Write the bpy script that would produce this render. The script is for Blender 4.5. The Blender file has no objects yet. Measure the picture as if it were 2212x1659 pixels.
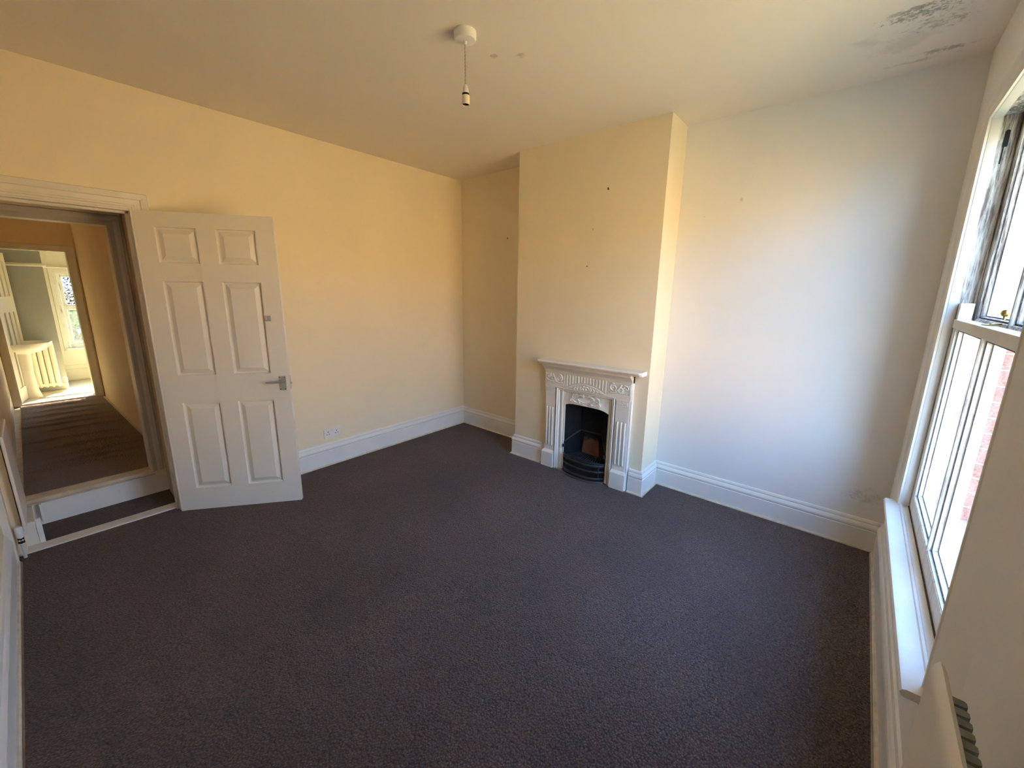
import bpy, bmesh, math, random
from mathutils import Vector, Matrix
random.seed(7)
sc = bpy.context.scene
COL = sc.collection

# ------------------------------------------------------------------ camera
F_PX = 900.08
cam_d = bpy.data.cameras.new('camera')
cam_d.sensor_fit = 'HORIZONTAL'
cam_d.sensor_width = 36.0
cam_d.lens = F_PX * 36.0 / 2212.0
cam_d.clip_start = 0.02
cam = bpy.data.objects.new('camera', cam_d)
COL.objects.link(cam)
yaw, pitch, roll = 0.6822, 0.2208, 0.0151
fwd = Vector((-math.sin(yaw) * math.cos(pitch), math.cos(yaw) * math.cos(pitch), -math.sin(pitch)))
rgt = Vector((math.cos(yaw), math.sin(yaw), 0))
up = rgt.cross(fwd)
r2 = rgt * math.cos(roll) + up * math.sin(roll)
u2 = -rgt * math.sin(roll) + up * math.cos(roll)
M = Matrix((r2, u2, -fwd)).transposed().to_4x4()
M.translation = Vector((3.4672, 0.1631, 1.5532))
cam.matrix_world = M
sc.camera = cam

# ------------------------------------------------------------------ world, sun, exposure
world = bpy.data.worlds.new('world')
sc.world = world
world.use_nodes = True
wn = world.node_tree
wn.nodes.clear()
w_out = wn.nodes.new('ShaderNodeOutputWorld')
w_bg = wn.nodes.new('ShaderNodeBackground')
w_tc = wn.nodes.new('ShaderNodeTexCoord')
w_sep = wn.nodes.new('ShaderNodeSeparateXYZ')
w_ramp = wn.nodes.new('ShaderNodeValToRGB')
wn.links.new(w_tc.outputs['Generated'], w_sep.inputs[0])
wn.links.new(w_sep.outputs['Z'], w_ramp.inputs[0])
wn.links.new(w_ramp.outputs[0], w_bg.inputs[0])
wn.links.new(w_bg.outputs[0], w_out.inputs[0])
w_ramp.color_ramp.elements[0].position = 0.0
w_ramp.color_ramp.elements[0].color = (0.44, 0.70, 1.0, 1)
w_ramp.color_ramp.elements[1].position = 0.8
w_ramp.color_ramp.elements[1].color = (0.20, 0.46, 1.0, 1)
w_bg.inputs[1].default_value = 2.9

sun_d = bpy.data.lights.new('sun', 'SUN')
sun_d.energy = 12.5
sun_d.color = (1.0, 0.82, 0.51)
sun_d.angle = math.radians(0.55)
sun = bpy.data.objects.new('sun', sun_d)
sun_dir = Vector((-0.72, 0.42, 0.66)).normalized()      # towards the sun
sun.rotation_euler = sun_dir.to_track_quat('Z', 'Y').to_euler()
sun.location = sun_dir * 20
COL.objects.link(sun)

sc.view_settings.view_transform = 'Standard'
sc.view_settings.look = 'None'
sc.view_settings.gamma = 1.0
sc.view_settings.use_curve_mapping = False
sc.view_settings.exposure = 2.74
sc.cycles.max_bounces = 14
sc.cycles.diffuse_bounces = 9
sc.cycles.transparent_max_bounces = 16

# ------------------------------------------------------------------ materials
def mat(name, base, rough=0.6, metal=0.0, spec=0.5, var=0.0, var_scale=4.0, bump=0.0, bump_scale=60.0,
        dirt=None, dirt_amt=0.0, dirt_scale=9.0, dirt_stretch=(1, 1, 1), spots=(), fine=None):
    """Principled surface: base colour with mild variation, optional dirt (noise shaped) and local marks."""
    m = bpy.data.materials.new(name)
    m.use_nodes = True
    nt = m.node_tree
    N = nt.nodes
    b = N['Principled BSDF']
    b.inputs['Roughness'].default_value = rough
    b.inputs['Metallic'].default_value = metal
    b.inputs['Specular IOR Level'].default_value = spec
    tc = N.new('ShaderNodeTexCoord')
    geo = N.new('ShaderNodeNewGeometry')
    cur = N.new('ShaderNodeRGB')
    cur.outputs[0].default_value = (*base, 1)
    cur = cur.outputs[0]

    def mix(fac, a, bcol, blend='MIX'):
        x = N.new('ShaderNodeMix')
        x.data_type = 'RGBA'
        x.blend_type = blend
        if isinstance(fac, float):
            x.inputs[0].default_value = fac
        else:
            nt.links.new(fac, x.inputs[0])
        nt.links.new(a, x.inputs[6])
        if isinstance(bcol, tuple):
            x.inputs[7].default_value = (*bcol, 1)
        else:
            nt.links.new(bcol, x.inputs[7])
        return x.outputs[2]

    def noise(scale, detail=3.0, stretch=None, rough_=0.55):
        n = N.new('ShaderNodeTexNoise')
        n.inputs['Scale'].default_value = scale
        n.inputs['Detail'].default_value = detail
        n.inputs['Roughness'].default_value = rough_
        if stretch:
            mp = N.new('ShaderNodeMapping')
            mp.inputs['Scale'].default_value = stretch
            nt.links.new(geo.outputs['Position'], mp.inputs[0])
            nt.links.new(mp.outputs[0], n.inputs['Vector'])
        else:
            nt.links.new(geo.outputs['Position'], n.inputs['Vector'])
        return n.outputs['Fac']

    def remap(v, a, b_, c=0.0, d=1.0):
        r = N.new('ShaderNodeMapRange')
        r.inputs[1].default_value = a
        r.inputs[2].default_value = b_
        r.inputs[3].default_value = c
        r.inputs[4].default_value = d
        nt.links.new(v, r.inputs[0])
        return r.outputs[0]
    if var:
        f = remap(noise(var_scale, 4), 0.3, 0.7, 0, 1)
        dark = tuple(c * (1 - var) for c in base)
        cur = mix(f, cur, dark)
    if fine:
        f = remap(noise(fine[0], 2), 0.35, 0.65, 0, 1)
        cur = mix(f, cur, fine[1])
    if dirt:
        f = remap(noise(dirt_scale, 6, dirt_stretch, 0.7), 0.62 - dirt_amt, 0.78 - dirt_amt, 0, 0.85)
        cur = mix(f, cur, dirt)
    for (cx, cy, cz, rx, ry, rz, col, thr, strg, nscale) in spots:
        # a mark with its own place and ragged shape
        mp = N.new('ShaderNodeMapping')
        mp.vector_type = 'TEXTURE'
        mp.inputs['Location'].default_value = (cx, cy, cz)
        mp.inputs['Scale'].default_value = (rx, ry, rz)
        nt.links.new(geo.outputs['Position'], mp.inputs[0])
        ln = N.new('ShaderNodeVectorMath')
        ln.operation = 'LENGTH'
        nt.links.new(mp.outputs[0], ln.inputs[0])
        fall = remap(ln.outputs['Value'], 0.15, 1.0, 1.0, 0.0)
        n = noise(nscale, 7, None, 0.72)
        mul = N.new('ShaderNodeMath')
        mul.operation = 'MULTIPLY_ADD'
        nt.links.new(fall, mul.inputs[0])
        mul.inputs[1].default_value = 0.45
        nt.links.new(n, mul.inputs[2])
        f = remap(mul.outputs[0], thr, thr + 0.12, 0.0, strg)
        cur = mix(f, cur, col)
    nt.links.new(cur, b.inputs['Base Color'])
    if bump:
        bn = N.new('ShaderNodeBump')
        bn.inputs['Strength'].default_value = bump
        bn.inputs['Distance'].default_value = 0.01
        nt.links.new(noise(bump_scale, 4), bn.inputs['Height'])
        nt.links.new(bn.outputs[0], b.inputs['Normal'])
    return m


CREAM = (0.85, 0.755, 0.565)
PALE = (0.81, 0.80, 0.78)
GREY = (0.10, 0.10, 0.085)
M_wall = mat('cream_wall_paint', CREAM, 0.75, spec=0.3, var=0.05, var_scale=1.5, bump=0.25, bump_scale=9, spots=[
    (0.673, 3.50, 2.058, .016, .06, .012, (0.05, 0.03, 0.02), .72, .9, 60),
])
M_pale = mat('pale_wall_paint_room', PALE, 0.75, spec=0.3, var=0.05, var_scale=1.5, bump=0.25, bump_scale=9, spots=[
    (2.757, 3.40, 2.163, .022, .05, .022, (0.5, 0.45, 0.36), .70, .6, 40),
    (2.535, 3.40, 2.078, .016, .05, .016, (0.45, 0.40, 0.32), .70, .6, 40),
    (3.68, 3.39, 0.34, .26, .25, .13, (0.40, 0.36, 0.30), .86, .4, 34),
])
M_chim = mat('cream_chimney_paint', CREAM, 0.7, spec=0.3, var=0.04, var_scale=2.0, bump=0.45, bump_scale=6, spots=[
    (1.927, 3.14, 2.287, .018, .04, .020, (0.04, 0.025, 0.02), .72, 1.0, 60),
    (1.783, 3.14, 1.747, .010, .04, .010, (0.16, 0.10, 0.07), .72, .9, 60),
    (1.819, 3.14, 2.017, .008, .04, .014, (0.35, 0.27, 0.2), .70, .8, 60),
])
M_ceil = mat('ceiling_paint', (0.82, 0.755, 0.665), 0.8, spec=0.2, var=0.03, var_scale=1.2, bump=0.2, bump_scale=6, spots=[
    (3.49, 2.78, 2.69, .34, .12, .2, GREY, .86, .60, 46),
    (3.47, 2.73, 2.69, .20, .05, .2, GREY, .80, .55, 34),
    (3.40, 2.735, 2.69, .09, .035, .2, GREY, .78, .35, 20),
    (3.56, 2.90, 2.69, .35, .22, .2, (0.22, 0.17, 0.12), .90, .5, 36),
    (3.60, 3.20, 2.69, .28, .06, .2, (0.26, 0.20, 0.14), .82, .55, 26),
    (3.50, 3.26, 2.69, .3, .04, .2, (0.36, 0.29, 0.21), .82, .4, 20),
    (3.45, 2.95, 2.69, .5, .4, .2, (0.46, 0.40, 0.31), .86, .30, 7),
    (1.885, 1.935, 2.69, .06, .05, .1, (0.46, 0.33, 0.22), .80, .6, 44),
    (1.99, 2.012, 2.69, .05, .045, .1, (0.46, 0.33, 0.22), .82, .6, 44),
])
M_skirt = mat('white_gloss_wood', (0.80, 0.79, 0.76), 0.32, spec=0.5, var=0.05, var_scale=5, bump=0.06, bump_scale=30,
              dirt=(0.30, 0.22, 0.15), dirt_amt=-0.06, dirt_scale=26)
M_trim = mat('aged_white_trim', (0.76, 0.72, 0.64), 0.38, spec=0.5, var=0.08, var_scale=6, bump=0.10, bump_scale=40,
             dirt=(0.34, 0.27, 0.19), dirt_amt=-0.07, dirt_scale=22)
M_win = mat('window_gloss_paint', (0.78, 0.76, 0.71), 0.6, spec=0.25, var=0.05, var_scale=6, bump=0.08, bump_scale=40, dirt=(0.35, 0.28, 0.2), dirt_amt=-.07, dirt_scale=24)
M_outer = mat('dark_outer_timber', (0.38, 0.37, 0.35), 0.8, spec=0.2, var=0.35, var_scale=12, bump=0.4, bump_scale=50)  # white timber given a darker grey so it does not clip at this exposure
M_sill = mat('scuffed_white_sill', (0.76, 0.74, 0.68), 0.35, spec=0.5, var=0.10, var_scale=7, bump=0.08, bump_scale=30,
             dirt=(0.25, 0.20, 0.14), dirt_amt=-0.03, dirt_scale=14)
M_door = mat('white_door_paint', (0.80, 0.77, 0.70), 0.35, spec=0.45, var=0.03, var_scale=3, bump=0.04, bump_scale=90,
             dirt=(0.45, 0.38, 0.30), dirt_amt=-0.10, dirt_scale=14)
M_sash = mat('mouldy_sash_paint', (0.78, 0.75, 0.68), 0.5, spec=0.4, var=0.15, var_scale=18, bump=0.5, bump_scale=60,
             dirt=(0.10, 0.06, 0.045), dirt_amt=0.20, dirt_scale=34, dirt_stretch=(2.2, 1, 0.16))
M_sash_low = mat('flaking_sash_paint', (0.84, 0.83, 0.78), 0.45, spec=0.4, var=0.08, var_scale=18, bump=0.3, bump_scale=60,
                 dirt=(0.30, 0.24, 0.18), dirt_amt=0.07, dirt_scale=30, dirt_stretch=(1, 1, 0.22))
M_iron_white = mat('white_painted_iron', (0.82, 0.80, 0.75), 0.27, spec=0.5, var=0.06, var_scale=8, bump=0.12, bump_scale=45,
                   dirt=(0.42, 0.33, 0.22), dirt_amt=-0.05, dirt_scale=20)
M_black = mat('black_cast_iron', (0.03, 0.03, 0.033), 0.42, spec=0.5, var=0.4, var_scale=15, bump=0.4, bump_scale=60)
M_soot = mat('sooty_iron', (0.012, 0.012, 0.014), 0.8, spec=0.2, var=0.4, var_scale=10, bump=0.4, bump_scale=40)
M_fireclay = mat('fireclay_brick', (0.20, 0.085, 0.06), 0.9, spec=0.1, var=0.4, var_scale=14, bump=0.5, bump_scale=40,
                 spots=[(1.83, 3.25, 0.36, .16, .1, .09, (0.02, 0.02, 0.022), .60, 1.0, 8)])
M_plastic = mat('white_plastic', (0.80, 0.79, 0.76), 0.3)
M_plastic_old = mat('yellowed_plastic', (0.78, 0.70, 0.56), 0.35)
M_crevice = mat('crevice_dark', (0.10, 0.07, 0.06), 0.9, var=.5, var_scale=60, dirt=(0.5, 0.45, 0.4), dirt_amt=.06, dirt_scale=60)  # dark strip colour: mould together with the shade of the crevices
M_dark = mat('dark_hole', (0.01, 0.01, 0.01), 0.8)
M_chrome = mat('brushed_chrome', (0.55, 0.55, 0.55), 0.28, metal=1.0)
M_brass = mat('tarnished_brass', (0.60, 0.42, 0.14), 0.3, metal=1.0, var=0.4, var_scale=90)
M_rad = mat('radiator_enamel', (0.80, 0.77, 0.70), 0.35, var=0.04, var_scale=6)
M_fin = mat('galvanised_fin', (0.28, 0.29, 0.25), 0.5, metal=0.3, var=0.4, var_scale=30)
M_brick = mat('red_brick', (0.20, 0.07, 0.05), 0.9, spec=0.15, var=0.35, var_scale=22, bump=0.8, bump_scale=70,
              fine=(120, (0.30, 0.14, 0.11)))
M_mortar = mat('lime_mortar', (0.30, 0.28, 0.25), 0.95, spec=0.1, var=0.2, var_scale=30, bump=0.6, bump_scale=80)
M_facade = mat('far_brickwork', (0.68, 0.46, 0.22), 0.9, spec=0.1, var=0.2, var_scale=1)
M_ground = mat('yard_ground', (0.45, 0.38, 0.17), 0.95, spec=0.1, var=0.3, var_scale=0.4)
M_floor = mat('painted_floor_edge', (0.72, 0.65, 0.52), 0.6, var=0.25, var_scale=20)
M_grey_wall = mat('grey_green_wall_paint', (0.37, 0.38, 0.38), 0.7, var=0.06, var_scale=2, bump=0.2)
M_bath_cream = mat('pale_wall_paint', (0.80, 0.76, 0.64), 0.7, var=0.05, var_scale=2)
M_boards = mat('pale_floor_boards', (0.74, 0.66, 0.52), 0.6, var=0.2, var_scale=8)
M_ceramic = mat('white_ceramic', (0.84, 0.81, 0.74), 0.12, spec=0.6)
M_leaf = mat('garden_leaves', (0.035, 0.08, 0.012), 0.8, var=0.5, var_scale=9)
_n = M_leaf.node_tree
_t = _n.nodes.new('ShaderNodeBsdfTranslucent')
_t.inputs[0].default_value = (0.020, 0.045, 0.006, 1)
_a = _n.nodes.new('ShaderNodeAddShader')
_n.links.new(_n.nodes['Principled BSDF'].outputs[0], _a.inputs[0])
_n.links.new(_t.outputs[0], _a.inputs[1])
_n.links.new(_a.outputs[0], _n.nodes['Material Output'].inputs[0])
M_cord = mat('twisted_flex', (0.60, 0.50, 0.38), 0.6, var=0.4, var_scale=300)
M_copper = mat('painted_pipe', (0.66, 0.62, 0.55), 0.4)


def carpet_mat(name, c1, c2, c3, wx=150.0, bump=0.9):
    m = bpy.data.materials.new(name)
    m.use_nodes = True
    nt = m.node_tree
    N = nt.nodes
    b = N['Principled BSDF']
    b.inputs['Roughness'].default_value = 0.95
    b.inputs['Specular IOR Level'].default_value = 0.12
    try:
        b.inputs['Sheen Weight'].default_value = 0.15
        b.inputs['Sheen Roughness'].default_value = 0.6
        b.inputs['Sheen Tint'].default_value = (0.8, 0.77, 0.74, 1)
    except Exception:
        pass
    geo = N.new('ShaderNodeNewGeometry')
    n1 = N.new('ShaderNodeTexVoronoi')
    n1.inputs['Scale'].default_value = wx
    mp = N.new('ShaderNodeMapping')
    mp.inputs['Scale'].default_value = (1.0, 0.72, 1.0)
    nt.links.new(geo.outputs['Position'], mp.inputs[0])
    nt.links.new(mp.outputs[0], n1.inputs['Vector'])
    n2 = N.new('ShaderNodeTexNoise')
    n2.inputs['Scale'].default_value = 70
    n2.inputs['Detail'].default_value = 5
    n2.inputs['Roughness'].default_value = 0.75
    nt.links.new(geo.outputs['Position'], n2.inputs['Vector'])
    n3 = N.new('ShaderNodeTexNoise')
    n3.inputs['Scale'].default_value = 1.4
    n3.inputs['Detail'].default_value = 3
    nt.links.new(geo.outputs['Position'], n3.inputs['Vector'])
    r = N.new('ShaderNodeValToRGB')
    r.color_ramp.elements[0].position = 0.05
    r.color_ramp.elements[0].color = (*c2, 1)
    r.color_ramp.elements[1].position = 0.75
    r.color_ramp.elements[1].color = (*c1, 1)
    nt.links.new(n1.outputs['Distance'], r.inputs[0])
    mr = N.new('ShaderNodeMapRange')
    mr.inputs[1].default_value = 0.42
    mr.inputs[2].default_value = 0.62
    nt.links.new(n2.outputs['Fac'], mr.inputs[0])
    mx = N.new('ShaderNodeMix')
    mx.data_type = 'RGBA'
    nt.links.new(mr.outputs[0], mx.inputs[0])
    nt.links.new(r.outputs[0], mx.inputs[6])
    mx.inputs[7].default_value = (*c3, 1)
    mr2 = N.new('ShaderNodeMapRange')
    mr2.inputs[1].default_value = 0.35
    mr2.inputs[2].default_value = 0.65
    mr2.inputs[3].default_value = 0.0
    mr2.inputs[4].default_value = 0.35
    nt.links.new(n3.outputs['Fac'], mr2.inputs[0])
    mx2 = N.new('ShaderNodeMix')
    mx2.data_type = 'RGBA'
    nt.links.new(mr2.outputs[0], mx2.inputs[0])
    nt.links.new(mx.outputs[2], mx2.inputs[6])
    mx2.inputs[7].default_value = (*[x * 0.75 for x in c1], 1)
    nt.links.new(mx2.outputs[2], b.inputs['Base Color'])
    ad = N.new('ShaderNodeMath')
    ad.operation = 'ADD'
    iv = N.new('ShaderNodeMath')
    iv.operation = 'MULTIPLY'
    iv.inputs[1].default_value = -1.0
    nt.links.new(n1.outputs['Distance'], iv.inputs[0])
    nt.links.new(iv.outputs[0], ad.inputs[0])
    nt.links.new(n2.outputs['Fac'], ad.inputs[1])
    bn = N.new('ShaderNodeBump')
    bn.inputs['Strength'].default_value = bump
    bn.inputs['Distance'].default_value = 0.006
    nt.links.new(ad.outputs[0], bn.inputs['Height'])
    nt.links.new(bn.outputs[0], b.inputs['Normal'])
    return m


M_carpet = carpet_mat('brown_twist_carpet', (0.051, 0.033, 0.032), (0.22, 0.158, 0.145), (0.085, 0.055, 0.051))
M_carpet2 = carpet_mat('landing_carpet', (0.14, 0.098, 0.08), (0.28, 0.21, 0.17), (0.20, 0.145, 0.12), bump=0.5)


def glass_mat(name, tint=(1, 1, 1), haze=0.06, gloss=0.06, rough=0.0, bump=0.0, bscale=40, hazecol=(0.8, 0.8, 0.78), speck=False):
    m = bpy.data.materials.new(name)
    m.use_nodes = True
    nt = m.node_tree
    N = nt.nodes
    N.clear()
    out = N.new('ShaderNodeOutputMaterial')
    tr = N.new('ShaderNodeBsdfTransparent')
    tr.inputs[0].default_value = (*tint, 1)
    gl = N.new('ShaderNodeBsdfGlossy')
    gl.inputs['Roughness'].default_value = rough + 0.02
    tl = N.new('ShaderNodeBsdfTranslucent')
    tl.inputs[0].default_value = (*hazecol, 1)
    a = N.new('ShaderNodeMixShader')
    b = N.new('ShaderNodeMixShader')
    geo = N.new('ShaderNodeNewGeometry')
    n = N.new('ShaderNodeTexNoise')
    n.inputs['Scale'].default_value = bscale
    n.inputs['Detail'].default_value = 5
    nt.links.new(geo.outputs['Position'], n.inputs['Vector'])
    mr = N.new('ShaderNodeMapRange')
    mr.inputs[1].default_value = 0.35
    mr.inputs[2].default_value = 0.7
    mr.inputs[3].default_value = haze * 0.5
    mr.inputs[4].default_value = min(1.0, haze * 1.6)
    nt.links.new(n.outputs['Fac'], mr.inputs[0])
    nt.links.new(mr.outputs[0], a.inputs[0])
    nt.links.new(tr.outputs[0], a.inputs[1])
    nt.links.new(tl.outputs[0], a.inputs[2])
    b.inputs[0].default_value = gloss
    nt.links.new(a.outputs[0], b.inputs[1])
    nt.links.new(gl.outputs[0], b.inputs[2])
    nt.links.new(b.outputs[0], out.inputs[0])
    if speck:
        cr = N.new('ShaderNodeValToRGB')
        cr.color_ramp.elements[0].position = 0.44
        cr.color_ramp.elements[0].color = (0.03, 0.03, 0.035, 1)
        cr.color_ramp.elements[1].position = 0.56
        cr.color_ramp.elements[1].color = (0.8, 0.8, 0.85, 1)
        nt.links.new(n.outputs['Fac'], cr.inputs[0])
        nt.links.new(cr.outputs[0], tr.inputs[0])
    if bump:
        bn = N.new('ShaderNodeBump')
        bn.inputs['Strength'].default_value = bump
        nt.links.new(n.outputs['Fac'], bn.inputs['Height'])
        nt.links.new(bn.outputs[0], gl.inputs['Normal'])
        nt.links.new(bn.outputs[0], tl.inputs['Normal'])
    return m


M_glass = glass_mat('dusty_window_glass', haze=0.03, gloss=0.05, bscale=18)
M_glass_obscure = glass_mat('obscure_glass', haze=0.05, gloss=0.02, speck=True, rough=0.2, bump=0.8, bscale=55)
M_glass_green = glass_mat('obscure_glass_green', haze=0.02, gloss=0.02, rough=0.2, bump=0.8, bscale=45, tint=(0.95, 1.0, 0.9))

# ------------------------------------------------------------------ mesh helpers
class MB:
    def __init__(self):
        self.v, self.f = [], []

    def add(self, vs, fs):
        o = len(self.v)
        self.v += [tuple(p) for p in vs]
        self.f += [tuple(i + o for i in f) for f in fs]
        return self

    def box(self, x0, x1, y0, y1, z0, z1, T=None):
        vs = [(x, y, z) for x in (x0, x1) for y in (y0, y1) for z in (z0, z1)]
        if T:
            vs = [T(*p) for p in vs]
        return self.add(vs, [(0, 1, 3, 2), (4, 6, 7, 5), (0, 4, 5, 1), (2, 3, 7, 6), (0, 2, 6, 4), (1, 5, 7, 3)])

    def prism(self, poly, z0, z1):
        n = len(poly)
        zz0 = z0 if callable(z0) else (lambda x, y: z0)
        zz1 = z1 if callable(z1) else (lambda x, y: z1)
        vs = [(x, y, zz0(x, y)) for x, y in poly] + [(x, y, zz1(x, y)) for x, y in poly]
        fs = [tuple(range(n))[::-1], tuple(range(n, 2 * n))] + [(i, (i + 1) % n, n + (i + 1) % n, n + i) for i in range(n)]
        return self.add(vs, fs)

    def loft(self, rings, cap=True, closed=True):
        n = len(rings[0])
        vs = [p for r in rings for p in r]
        fs = []
        for k in range(len(rings) - 1):
            for i in range(n if closed else n - 1):
                j = (i + 1) % n
                fs.append((k * n + i, k * n + j, (k + 1) * n + j, (k + 1) * n + i))
        if cap:
            fs.append(tuple(range(n))[::-1])
            fs.append(tuple(range((len(rings) - 1) * n, len(rings) * n)))
        return self.add(vs, fs)

    def lathe(self, c, prof, n=24, axis='z', T=None):
        rings = []
        for r, h in prof:
            ring = []
            for i in range(n):
                a = 2 * math.pi * i / n
                if axis == 'z':
                    p = (c[0] + r * math.cos(a), c[1] + r * math.sin(a), c[2] + h)
                elif axis == 'x':
                    p = (c[0] + h, c[1] + r * math.cos(a), c[2] + r * math.sin(a))
                else:
                    p = (c[0] + r * math.cos(a), c[1] + h, c[2] + r * math.sin(a))
                if T:
                    p = T(*p)
                ring.append(p)
            rings.append(ring)
        return self.loft(rings)

    def tube(self, pts, r, n=8, cap=True):
        pts = [Vector(p) for p in pts]
        rs = r if isinstance(r, (list, tuple)) else [r] * len(pts)
        rings = []
        ref = None
        for i, p in enumerate(pts):
            t = (pts[min(i + 1, len(pts) - 1)] - pts[max(i - 1, 0)]).normalized()
            if ref is None:
                ref = Vector((0, 0, 1)) if abs(t.z) < 0.9 else Vector((1, 0, 0))
            a = (ref - t * ref.dot(t)).normalized()
            ref = a
            b = t.cross(a)
            rings.append([tuple(p + (a * math.cos(2 * math.pi * k / n) + b * math.sin(2 * math.pi * k / n)) * rs[i]) for k in range(n)])
        return self.loft(rings, cap)

    def sweep(self, path, prof, T, closed=False):
        """prof = list of (offset to the left of the path, height); T maps (a, b, h) to xyz; mitred corners."""
        P = [Vector(p) for p in path]
        n = len(P)
        rings = []
        for i in range(n):
            d0 = (P[i] - P[i - 1]).normalized() if (i > 0 or closed) else None
            d1 = (P[(i + 1) % n] - P[i]).normalized() if (i < n - 1 or closed) else None
            d0 = d0 or d1
            d1 = d1 or d0
            n0, n1 = Vector((-d0.y, d0.x)), Vector((-d1.y, d1.x))
            m = (n0 + n1).normalized()
            k = 1.0 / max(0.2, m.dot(n0))
            rings.append([T(P[i].x + m.x * k * o, P[i].y + m.y * k * o, h) for o, h in prof])
        if closed:
            rings.append(rings[0])
        return self.loft(rings, cap=not closed)

    def build(self, name, m, parent=None, smooth=None, bevel=0.0, kind=None, label=None, T=None):
        me = bpy.data.meshes.new(name)
        vs = [T(*p) for p in self.v] if T else self.v
        me.from_pydata(vs, [], self.f)
        bm = bmesh.new()
        bm.from_mesh(me)
        bmesh.ops.recalc_face_normals(bm, faces=bm.faces)
        bm.to_mesh(me)
        bm.free()
        me.materials.append(m)
        if smooth:
            for p in me.polygons:
                p.use_smooth = True
            me.set_sharp_from_angle(angle=math.radians(smooth))
        o = bpy.data.objects.new(name, me)
        COL.objects.link(o)
        if parent:
            o.parent = parent
            if parent.matrix_basis != Matrix.Identity(4):
                o.matrix_parent_inverse = parent.matrix_basis.inverted()
        if bevel:
            b = o.modifiers.new('bevel', 'BEVEL')
            b.width = bevel
            b.segments = 2
            b.limit_method = 'ANGLE'
            b.angle_limit = math.radians(40)
        if kind:
            o['kind'] = kind
        if label:
            o['label'] = label
        return o


def empty(name, loc=(0, 0, 0), kind=None, label=None, cat=None, group=None):
    o = bpy.data.objects.new(name, None)
    o.location = loc
    o.empty_display_size = 0.1
    COL.objects.link(o)
    tag(o, label, cat, group, kind)
    return o


def tag(o, label=None, cat=None, group=None, kind=None):
    if label:
        o['label'] = label
    if cat:
        o['category'] = cat
    if group:
        o['group'] = group
    if kind:
        o['kind'] = kind
    return o


S = 'structure'
ID = lambda a, b, h: (a, b, h)

# ------------------------------------------------------------------ the room's (slightly crooked) planes
X0, X1 = 1.0838, 2.3576                                  # chimney breast
YB = lambda x: 3.4547 - 0.0384 * (x - 1.8)               # alcove back wall
YC = lambda x: 3.1409 - 0.0185 * (x - 1.8)               # chimney breast front
YN = lambda x: -0.005 - 0.030 * x                        # near wall
XW = lambda y: 3.7721 + 0.0087 * (y - 1.8)               # window wall
HC = lambda x, y: 2.6876 + 0.0037 * (x - 1.8) + 0.0005 * (y - 1.8)
XR, YR = XW(3.38), YB(3.785)

# ------------------------------------------------------------------ shell
mb = MB()
mb.prism([(-0.01, YN(0) - .02), (4.15, YN(4.1) - .02), (4.15, 3.8), (-0.01, 3.8)], HC, lambda x, y: HC(x, y) + 0.25)
mb.build('ceiling', M_ceil, kind=S)
mb = MB()
mb.box(-0.17, 4.0, -0.16, 3.7, -0.25, 0.0)
mb.build('floor', M_floor, kind=S)

# fitted carpet, its edge a little short of the skirting
mb = MB()
g = 0.040
mb.prism([(-0.068, 0.012), (0.0, YN(0) + g), (XW(-.1) - g, YN(3.77) + g), (XW(YB(3.78)) - g, YB(3.78) - g), (X1 + g, YB(X1) - g),
          (X1 + g, YC(X1) - g), (X0 - g, YC(X0) - g), (X0 - g, YB(X0) - g), (g, YB(0) - g), (g, 0.86), (0.02, 0.775), (-0.068, 0.772)], 0.0005, 0.009)
carpet = mb.build('fitted_carpet', M_carpet)
tag(carpet, 'dark brown twist pile fitted carpet covering the room floor', 'carpet')
# tiny white scraps of lint trodden into the carpet are left to its pile texture

# door wall (x = 0, 0.12 thick) : opening y 0.02..0.775, z 0..2.0
mb = MB()
mb.prism([(0, 0.775), (0, 3.8), (-0.12, 3.8), (-0.12, 0.775)], -0.2, HC)
mb.prism([(0, -0.25), (0, 0.775), (-0.12, 0.775), (-0.12, -0.25)], 2.0, HC)
mb.build('wall_left', M_wall, kind=S)
# back wall : alcoves
mb = MB()
mb.prism([(-0.12, YB(-0.12)), (1.7, YB(1.7)), (1.7, 3.75), (-0.12, 3.75)], -0.2, HC)
mb.build('wall_back_left', M_wall, kind=S)
mb = MB()
mb.prism([(1.7, YB(1.7)), (4.1, YB(4.1)), (4.1, 3.75), (1.7, 3.75)], -0.2, HC)
mb.build('wall_back_right', M_pale, kind=S)
# chimney breast with the hearth opening
CFx = lambda x: YC(x)
mb = MB()
poly = [(X0, -.1), (1.60, -.1), (1.60, .78), (2.10, .78), (2.10, -.1), (X1, -.1), (X1, HC(X1, 3.1) + .01), (X0, HC(X0, 3.1) + .01)]
mb.loft([[(x, YC(x), z) for x, z in poly], [(x, YB(x) + .01, z) for x, z in poly]])
mb.build('wall_chimney', M_chim, kind=S)
# near wall, behind the photographer's shoulder
mb = MB()
mb.prism([(-0.5, YN(-.5)), (-0.5, YN(-.5) - .12), (4.0, YN(4.0) - .12), (4.0, YN(4.0))], -0.2, HC)
mb.build('wall_front', M_wall, kind=S)

# window wall : opening y WY0..WY1, z WZ0..WZ1
WY0, WY1, WZ0, WZ1 = 1.60, 2.925, 0.50, 2.285
mb = MB()
def wslab(y0, y1, z0, z1, o0=0.0, o1=0.15, m=mb):
    m.prism([(XW(y0) + o0, y0), (XW(y1) + o0, y1), (XW(y1) + o1, y1), (XW(y0) + o1, y0)], z0, z1)
wslab(-0.3, WY0 - .02, -0.2, HC)
wslab(WY1 + .02, 3.7, -0.2, HC)
wslab(WY0 - .02, WY1 + .02, -0.2, WZ0 - .03)
wslab(WY0 - .02, WY1 + .02, WZ1 + .02, HC)
wall_right = mb.build('wall_right', M_pale, kind=S)
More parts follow.
